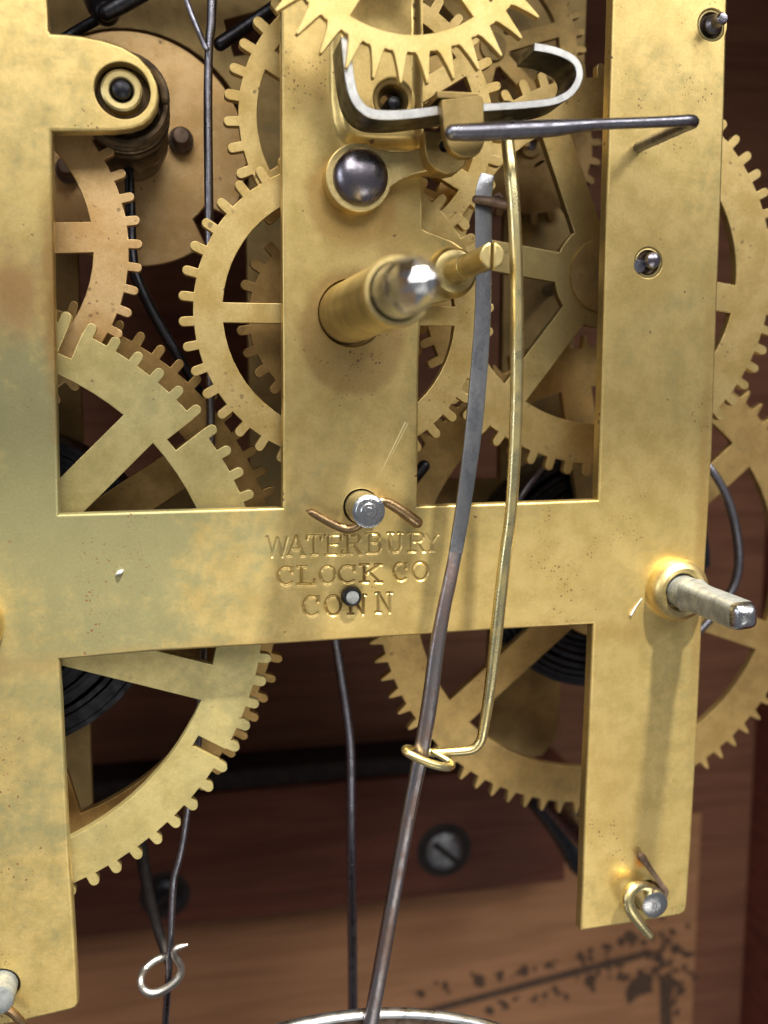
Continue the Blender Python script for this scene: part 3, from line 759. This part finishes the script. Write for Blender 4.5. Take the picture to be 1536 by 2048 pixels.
# ------------------------------------------------------------------ pallets, saddle and crutch: one swinging thing
anc = root('escapement_anchor', 'bent steel pallet strip on a brown brass saddle with a long brass crutch wire', 'escapement', tuple(P(920, 250, -8)))
path = spline([P(x, y, -9)[[0, 2]].tolist() + [0] for x, y in [(691, 74), (695, 115), (700, 156), (708, 190), (722, 213), (745, 227), (785, 230), (835, 226), (885, 220), (960, 215), (1030, 211), (1075, 207), (1108, 202), (1135, 190), (1152, 172), (1160, 147), (1152, 124), (1131, 109), (1102, 99), (1069, 93)]], 6)[:, :2]
hw = np.interp(np.linspace(0, 1, len(path)), [0, .3, .42, .5, 1], [.44, .47, .42, .36, .38])
t = np.gradient(path, axis=0); t /= np.linalg.norm(t, axis=1)[:, None]; nrm = np.c_[-t[:, 1], t[:, 0]]
strip = np.vstack([path + nrm * hw[:, None], (path - nrm * hw[:, None])[::-1]]).tolist()
ps = build('pallet_strip', prism(MB(), strip, y0=-9.0, y1=-4.0, bev=.05, seg=1), 'steel_edge', anc)
ps.data.materials.append(M['ground'])
for p in ps.data.polygons:
    if p.normal.y < -.5: p.material_index = 1
flap = px2([(882, 206), (884, 199), (955, 190), (964, 194), (967, 205), (969, 262), (968, 288), (960, 305), (943, 315), (921, 315), (904, 305), (894, 288), (888, 262)], -10.2)
build('saddle', prism(MB(), flap, y0=-10.3, y1=-9.15, bev=.15, seg=3), 'saddle', anc)
tz = P(920, 212, -9)[2] + .55
build('saddle_top', prism(MB(), [(P(880, 205, -10.2)[0], tz), (P(964, 205, -10.2)[0], tz + .12), (P(964, 205, -10.2)[0], tz + .8), (P(880, 205, -10.2)[0], tz + .7)], y0=-9.2, y1=-3.6, bev=.12, seg=2), 'saddle', anc)
cw = [(1013, 214, -5.2, 12), (1014, 250, -5.6, 12), (1016, 290, -6.4, 12.5), (1022, 345, -7.2, 13), (1029, 440, -7.6, 12.5), (1033, 560, -7.6, 12.6), (1034, 680, -7.6, 12.8), (1033, 800, -7.6, 12.6), (1029, 910, -7.6, 12.4), (1021, 1030, -7.6, 11.5), (1010, 1115, -7.6, 12), (1000, 1200, -7.6, 12.5), (989, 1300, -7.6, 12), (978, 1390, -7.6, 11), (967, 1458, -7.5, 10), (961, 1482, -7.4, 9.5), (946, 1498, -7.3, 9), (918, 1503, -7.1, 8.5), (866, 1505, -6.9, 8), (832, 1500, -6.7, 7.5), (814, 1497, -7.6, 7.5), (811, 1502, -9.2, 8), (826, 1512, -10.0, 8), (858, 1526, -10.3, 8.5), (888, 1534, -10.1, 8), (903, 1533, -9.3, 7), (900, 1525, -8.2, 6.5), (882, 1513, -7.6, 6), (866, 1504, -7.3, 5.5)]
build('crutch_wire', wire(cw, 6, 14), 'brasswire', anc)

# bent steel wire that carries the pallets
bw = [(905, 265, -13.0, 15.5), (935, 264.5, -12.8, 16.5), (1000, 262, -12.4, 17.5), (1060, 259, -12.1, 17), (1110, 256, -11.9, 15.5), (1150, 252, -11.8, 12.5), (1200, 248.5, -11.6, 10.5), (1290, 245, -11.5, 10), (1360, 242, -11.3, 10.5), (1379, 241, -11.0, 11), (1386, 245, -10.2, 11), (1370, 252, -8.6, 11), (1325, 272, -4.6, 10.5), (1272, 296, 0.4, 10)]
build('pivot_wire', wire(bw, 5, 16), 'wire', label='bent grey steel wire running from the brown saddle to the right pillar', cat='wire')

# verge cock with its dark domed screw
ck = root('verge_cock', 'small brass arm and ring under a dark domed steel screw', 'bracket', tuple(P(718, 355, -1.2)))
c0 = P(718, 355, -2.4); r0 = 66 * mmpp(718, 355, -2.4)
def ang_of(px, py):
    q = P(px, py, -2.4); return math.atan2(q[2] - c0[2], q[0] - c0[0])
a1, a0 = ang_of(752, 300), ang_of(783, 374) + 2 * math.pi
ring = [(c0[0] + r0 * math.cos(a), c0[2] + r0 * math.sin(a)) for a in np.linspace(a1, a0, 48)]
arm = px2([(800, 361), (825, 350), (852, 343), (880, 346), (905, 344), (925, 325), (925, 290), (880, 280), (848, 294), (815, 303), (785, 303)], -2.4)
build('arm', prism(MB(), ring + arm, y0=-2.4, y1=-.02, bev=.14, seg=2), 'bright', ck)
build('screw', lathe(MB(), c0[0] + .15, c0[2] + .1, [(0, -4.05)] + [(2.95 * math.sin(t), -2.45 - 1.6 * math.cos(t)) for t in np.linspace(.06, 1.5, 16)] + [(2.96, -2.3)], 56, caps=False), 'blue', ck)
tong = px2([(849, 262), (850, 300), (857, 325), (873, 341), (893, 349), (914, 345), (930, 330), (936, 300), (936, 262)], -4.6)
hc = P(889, 292, -4.6)
build('tongue', prism(MB(), tong, [circ(hc[0], hc[2], .55, 20)], -4.6, -2.42, .14, 3), 'saddle', ck)
build('pivot_hole', lathe(MB(), hc[0], hc[2], [(.54, -4.55), (.5, -3.9), (0, -3.85)], 20, caps=False), 'black', ck)

# ------------------------------------------------------------------ pendulum
pend = root('pendulum', 'pendulum of flat steel spring and brown rod with a shiny round bob rim', 'pendulum', tuple(P(968, 400, -6)))
rows = [(975, 349, -5.0, 13, .09, .35), (970, 372, -5.2, 16, .09, .1), (967, 400, -5.4, 17, .09, 0), (967, 470, -5.5, 17, .09, 0), (967, 560, -5.6, 16.5, .10, 0), (965, 640, -5.8, 16.5, .11, 0), (958, 740, -6.1, 17, .14, 0), (948, 850, -6.5, 17, .2, 0), (934, 960, -6.9, 15.5, .26, 0), (922, 1040, -7.2, 14.2, .3, 0), (911, 1105, -7.5, 13, .42, .3), (899, 1165, -7.8, 13.5, .62, .75), (888, 1215, -8.0, 13.5, .68, .9),
        (873, 1300, -8.2, 15, .72, 1), (860, 1400, -8.4, 15.5, .75, 1), (843, 1500, -8.5, 15.5, .76, 1), (823, 1600, -8.6, 14.5, .76, 1), (805, 1695, -8.6, 14, .76, 1), (786, 1800, -8.6, 14, .76, 1), (768, 1900, -8.6, 14.5, .76, 1), (749, 2005, -8.6, 14.5, .76, 1), (728, 2120, -8.6, 14.5, .76, 1)]
q = np.array([[*P(x, y, d), w * mmpp(x, y, d), b, rr] for x, y, d, w, b, rr in rows])
s = spline(q, 6); k = 10 * 6 + 1
build('suspension_spring', sweep(MB(), s[:k, :3], s[:k, 3], s[:k, 4], s[:k, 5] * .6, n=16, power=7, round_ends=False), 'spring', pend)
build('rod', sweep(MB(), s[k - 1:, :3], s[k - 1:, 3], s[k - 1:, 4], s[k - 1:, 5] * 0 + np.linspace(.2, 0, len(s) - k + 1), n=16, power=2.6, round_ends=False), 'rod', pend)
build('cross_pin', wire([(952, 399, -6.0, 8), (975, 402, -6.2, 9), (1000, 407, -6.6, 9), (1020, 412, -7, 8)], 4, 10), 'rust', pend)
build('hook_bend', wire([(992, 392, -6, 4), (999, 390, -6.3, 4), (1005, 395, -6.4, 4)], 4, 8), 'rust', pend)
bc = P(676, 2740, -7); br = P(745, 2015, -7)[2] - bc[2]
bob = [(br - .95, -7.0), (br - .9, -7.5), (br - .6, -7.85), (br - .25, -7.75), (br - .02, -7.4), (br, -6.8), (br - .3, -6.3)]
build('bob_rim', lathe(MB(), bc[0], bc[2], bob, 160, caps=False), 'chrome', pend, smooth=60)
build('bob_face', lathe(MB(), bc[0], bc[2], [(0, -8.2), (br * .5, -7.9), (br - .94, -7.0), (br - 1.0, -6.4), (0, -6.0)], 128, caps=False), 'rust', pend, smooth=60)

# ------------------------------------------------------------------ taper pins through the pillar ends
build('taper_pin', wire([(613, 1021, -2.0, 2), (622, 1024, -2.1, 7.5), (640, 1034, -2.2, 8.5), (662, 1046, -2.4, 9), (688, 1057, -2.6, 9), (712, 1054, -2.9, 9), (738, 1030, -3.1, 9), (757, 1006, -2.8, 9.5), (772, 1004, -2.5, 10), (796, 1017, -2.3, 11), (818, 1033, -2.1, 11.5), (834, 1045, -2.0, 11.5)], 5, 12), 'copper', label='coppery bent taper pin through the pillar end above the lettering', cat='taper pin', group='taper pins')
build('taper_pin', wire([(1300, 1776, -1.2, 8), (1284, 1771, -1.4, 10), (1264, 1778, -1.8, 11.5), (1255, 1796, -2.1, 12), (1261, 1818, -2.4, 11.5), (1278, 1843, -2.6, 10.5), (1299, 1869, -2.7, 8.5)], 5, 12), 'brasswire', label='pale brass pin curled round the pillar end at the right leg foot', cat='taper pin', group='taper pins')
build('pin_tail', wire([(1279, 1706, -.5, 3), (1283, 1714, -.9, 8), (1300, 1737, -.6, 5), (1322, 1768, -.6, 5), (1331, 1784, -.6, 6), (1327, 1797, -.7, 4)], 4, 10), 'rust', label='thin brown pin tail above the pillar end on the right leg', cat='taper pin', group='taper pins')
build('taper_pin', wire([(-10, 2010, -1.4, 8), (18, 2021, -1.6, 9), (34, 2034, -1.7, 9), (48, 2046, -1.7, 7)], 4, 10), 'copper', label='coppery pin stub below the pillar end in the lower left corner', cat='taper pin', group='taper pins')

# ------------------------------------------------------------------ strike side: drum, pinned disc, levers and wires
EA = (-4.46, 29.9)
dr = root('pinned_disc', 'plain round brass disc with two dark studs behind the upper left lug', 'disc', (EA[0], 25, EA[1]))
a = np.radians(np.linspace(0, 360, 90, endpoint=False)); rad = np.full(90, 14.3)
deg = np.degrees(a); rad[(deg > 309) & (deg < 326)] = 11.0
build('disc', prism(MB(), [(EA[0] + r * math.cos(t), EA[1] + r * math.sin(t)) for r, t in zip(rad, a)], [], 25.0, 26.0, .12, 2), 'peach', dr)
for x, y in ((362, 272), (133, 332)):
    c = P(x, y, 22)
    build('stud', lathe(MB(), c[0], c[2], [(0, 21.4), (.9, 21.5), (1.1, 21.8), (1.15, 23.4), (1.55, 23.6), (1.6, 25)], 24, caps=False), 'rust', dr)
hel = np.array([[EA[0] + 4.25 * math.cos(t), 2.4 + 1.75 * t / 6.283, EA[1] + 4.25 * math.sin(t)] for t in np.linspace(0, 6.283 * 4.6, 150)])
build('coil_spring', sweep(MB(), hel, .52, n=8), 'oily', dr)
prof = [(0, -.55), (.55, -.5), (.95, -.25), (1.12, .1), (1.15, .12), (1.3, .0), (1.8, -.02), (2.02, .12), (2.05, 1.7), (3.1, 1.9), (3.3, 2.0), (3.3, 3.0), (3.3, 10.8), (4.3, 11), (4.5, 11.4), (4.5, 20), (4.1, 21), (3.9, 24.9)]
build('drum', lathe(MB(), EA[0], EA[1], prof[8:], 40, caps=False), 'oily', dr)
build('drum_bush', lathe(MB(), EA[0], EA[1], prof[4:9], 40, caps=False), 'tube', dr)
build('pivot', lathe(MB(), EA[0], EA[1], [(0, -.75), (.5, -.7), (.82, -.5), (.95, -.15), (1.0, .12)], 32, caps=False), 'dark', dr)
def w1(name, label, cat, pts, mat, sub=6, n=12):
    return build(name, wire(pts, sub, n), mat, label=label, cat=cat)
lw = root('strike_lever_wire', 'long straight steel strike wire hanging down behind the left side wheels', 'wire', tuple(P(418, 400, 8)))
build('wire', wire([(424, -60, 8, 10), (423, 40, 8, 9.5), (418, 95, 8, 8.5), (416, 200, 8, 9), (417, 330, 8, 9), (419, 480, 8, 9), (421, 620, 8, 9), (421, 760, 8, 9), (421, 900, 8, 9), (416, 1100, 8, 9), (405, 1330, 8, 9), (396, 1480, 8, 8.5), (379, 1590, 8, 8), (366, 1680, 8, 7.5), (356, 1725, 8, 7.5), (347, 1760, 8, 7.5), (343, 1830, 8, 7.5), (339, 1920, 8, 7), (334, 2000, 8, 7), (328, 2080, 8, 7)], 6, 12), 'wire', lw)
build('loop_wire', wire([(366, -20, 8, 6), (380, 20, 8, 6), (396, 60, 7.6, 6), (408, 88, 7, 6), (414, 98, 6.8, 5)], 4, 10), 'wire', lw)
w1('bent_lever_wire', 'dark bent steel wire slanting down behind the left wheel teeth', 'wire', [(258, 330, 15, 10), (261, 420, 14, 10.5), (264, 500, 13, 10.5), (272, 552, 12.5, 11), (298, 610, 12.4, 11), (330, 668, 12.4, 11), (366, 728, 12.4, 10.5), (402, 790, 12.4, 10)], 'dark')
w1('gong_wire', 'grey steel wire hanging straight down below the lettered bar', 'wire', [(655, 1150, 19, 9.5), (668, 1260, 19, 9.5), (682, 1350, 19, 9.5), (694, 1430, 19, 9.5), (701, 1500, 19, 9.5), (702, 1600, 19, 9.5), (703, 1750, 19, 9.5), (705, 1900, 19, 9.5), (706, 2080, 19, 9.5)], 'wire')
w1('black_cord', 'soft black cord hanging behind the small steel wire ring', 'cord', [(272, 1640, 22, 13), (284, 1710, 20, 13), (298, 1790, 17, 12), (314, 1850, 14, 11), (328, 1898, 12, 9), (336, 1925, 11, 7)], 'black')
w1('wire_ring', 'small bright steel wire ring with a twisted tail at lower left', 'ring', [(374, 1890, 6.2, 3), (360, 1894, 6.2, 6), (349, 1900, 6.2, 6.5), (350, 1912, 6.4, 7), (360, 1928, 6.6, 7.5), (362, 1945, 6.6, 8), (350, 1964, 6.4, 8), (326, 1981, 6.4, 8.5), (303, 1987, 6.4, 8.5), (286, 1978, 6.6, 8), (281, 1961, 7, 7.5), (289, 1940, 8.6, 7.5), (306, 1924, 9.2, 7.5), (326, 1914, 9.4, 7), (346, 1907, 9, 6)], 'tinned', 6, 12)
tl = root('strike_arbor', 'blackened steel strike arbor with thick lever at the upper left corner', 'lever', tuple(P(210, 20, 14)))
build('lever', wire([(120, 82, 15, 11), (160, 58, 15, 11), (205, 33, 14, 11), (225, 22, 13, 12)], 4, 14), 'dark', tl)
build('arbor', wire([(212, 26, 11, 17), (245, 8, 11, 18), (290, -18, 11, 18), (330, -42, 11, 18)], 4, 16), 'dark', tl)
build('collar', wire([(192, -14, 16, 30), (205, 12, 14, 32), (212, 24, 13, 28)], 4, 18), 'dark', tl)
w1('dark_lever_arm', 'dark steel lever arm crossing behind the strip near the top edge', 'lever', [(440, 88, 14, 14), (500, 48, 14, 14), (560, 8, 14, 14), (620, -32, 14, 14)], 'dark', 4)
w1('stop_pin', 'dark steel rod end beside the middle strip above the bar', 'lever', [(790, 1000, 11, 13), (825, 960, 11, 12.5), (848, 932, 11, 12)], 'dark', 4)
w1('spring_hoop', 'thin steel hoop round the mainspring beside the right winding arbor', 'hoop', [(1018, 1040, 17, 6.5), (1043, 992, 16.5, 6.5), (1066, 958, 16.5, 6.5), (1093, 926, 16.5, 6.5), (1150, 888, 16.5, 6.5), (1230, 862, 16.5, 6.5), (1320, 872, 16.5, 6.5), (1390, 908, 16, 7), (1424, 942, 15, 7.5), (1452, 990, 14.5, 8), (1470, 1048, 14, 8.5), (1478, 1110, 14, 8.5), (1472, 1160, 14, 8), (1452, 1200, 14, 7.5), (1412, 1248, 14, 7), (1370, 1290, 14, 7)], 'wire')

def mainspring(name, label, c, R, r, y0, y1, turns):
    mb = MB(); n = int(turns * 48); V = []; F = []
    for i in range(n + 1):
        a = 2 * math.pi * turns * i / n
        rad = R - (R - r) * (i / n) ** 1.15 + .16 * math.sin(a * .83) + .10 * math.sin(a * 2.3 + 1) + .14 * math.sin(a * .31)
        for q, y in ((rad, y0 + .12 * math.sin(a * .7)), (rad, y1), (rad - .62, y1), (rad - .62, y0 + .12 * math.sin(a * .7))):
            V.append((c[0] + q * math.cos(a), y, c[1] + q * math.sin(a)))
    for i in range(n):
        for k in range(4):
            l = (k + 1) % 4
            F.append((4 * i + k, 4 * i + l, 4 * i + 4 + l, 4 * i + 4 + k))
    mb.add(V, F)
    return build(name, mb, 'spring_coil', label=label, cat='mainspring', group='mainsprings')
mainspring('mainspring', 'tightly coiled dark mainspring behind the lower left great wheel', (-21.3, -24.2), 19.6, 4, 13.0, 24, 21)
mainspring('mainspring', 'dark coiled mainspring behind the lower right great wheel', (58.6, -26.0), 17.4, 4, 20.0, 27.5, 13)
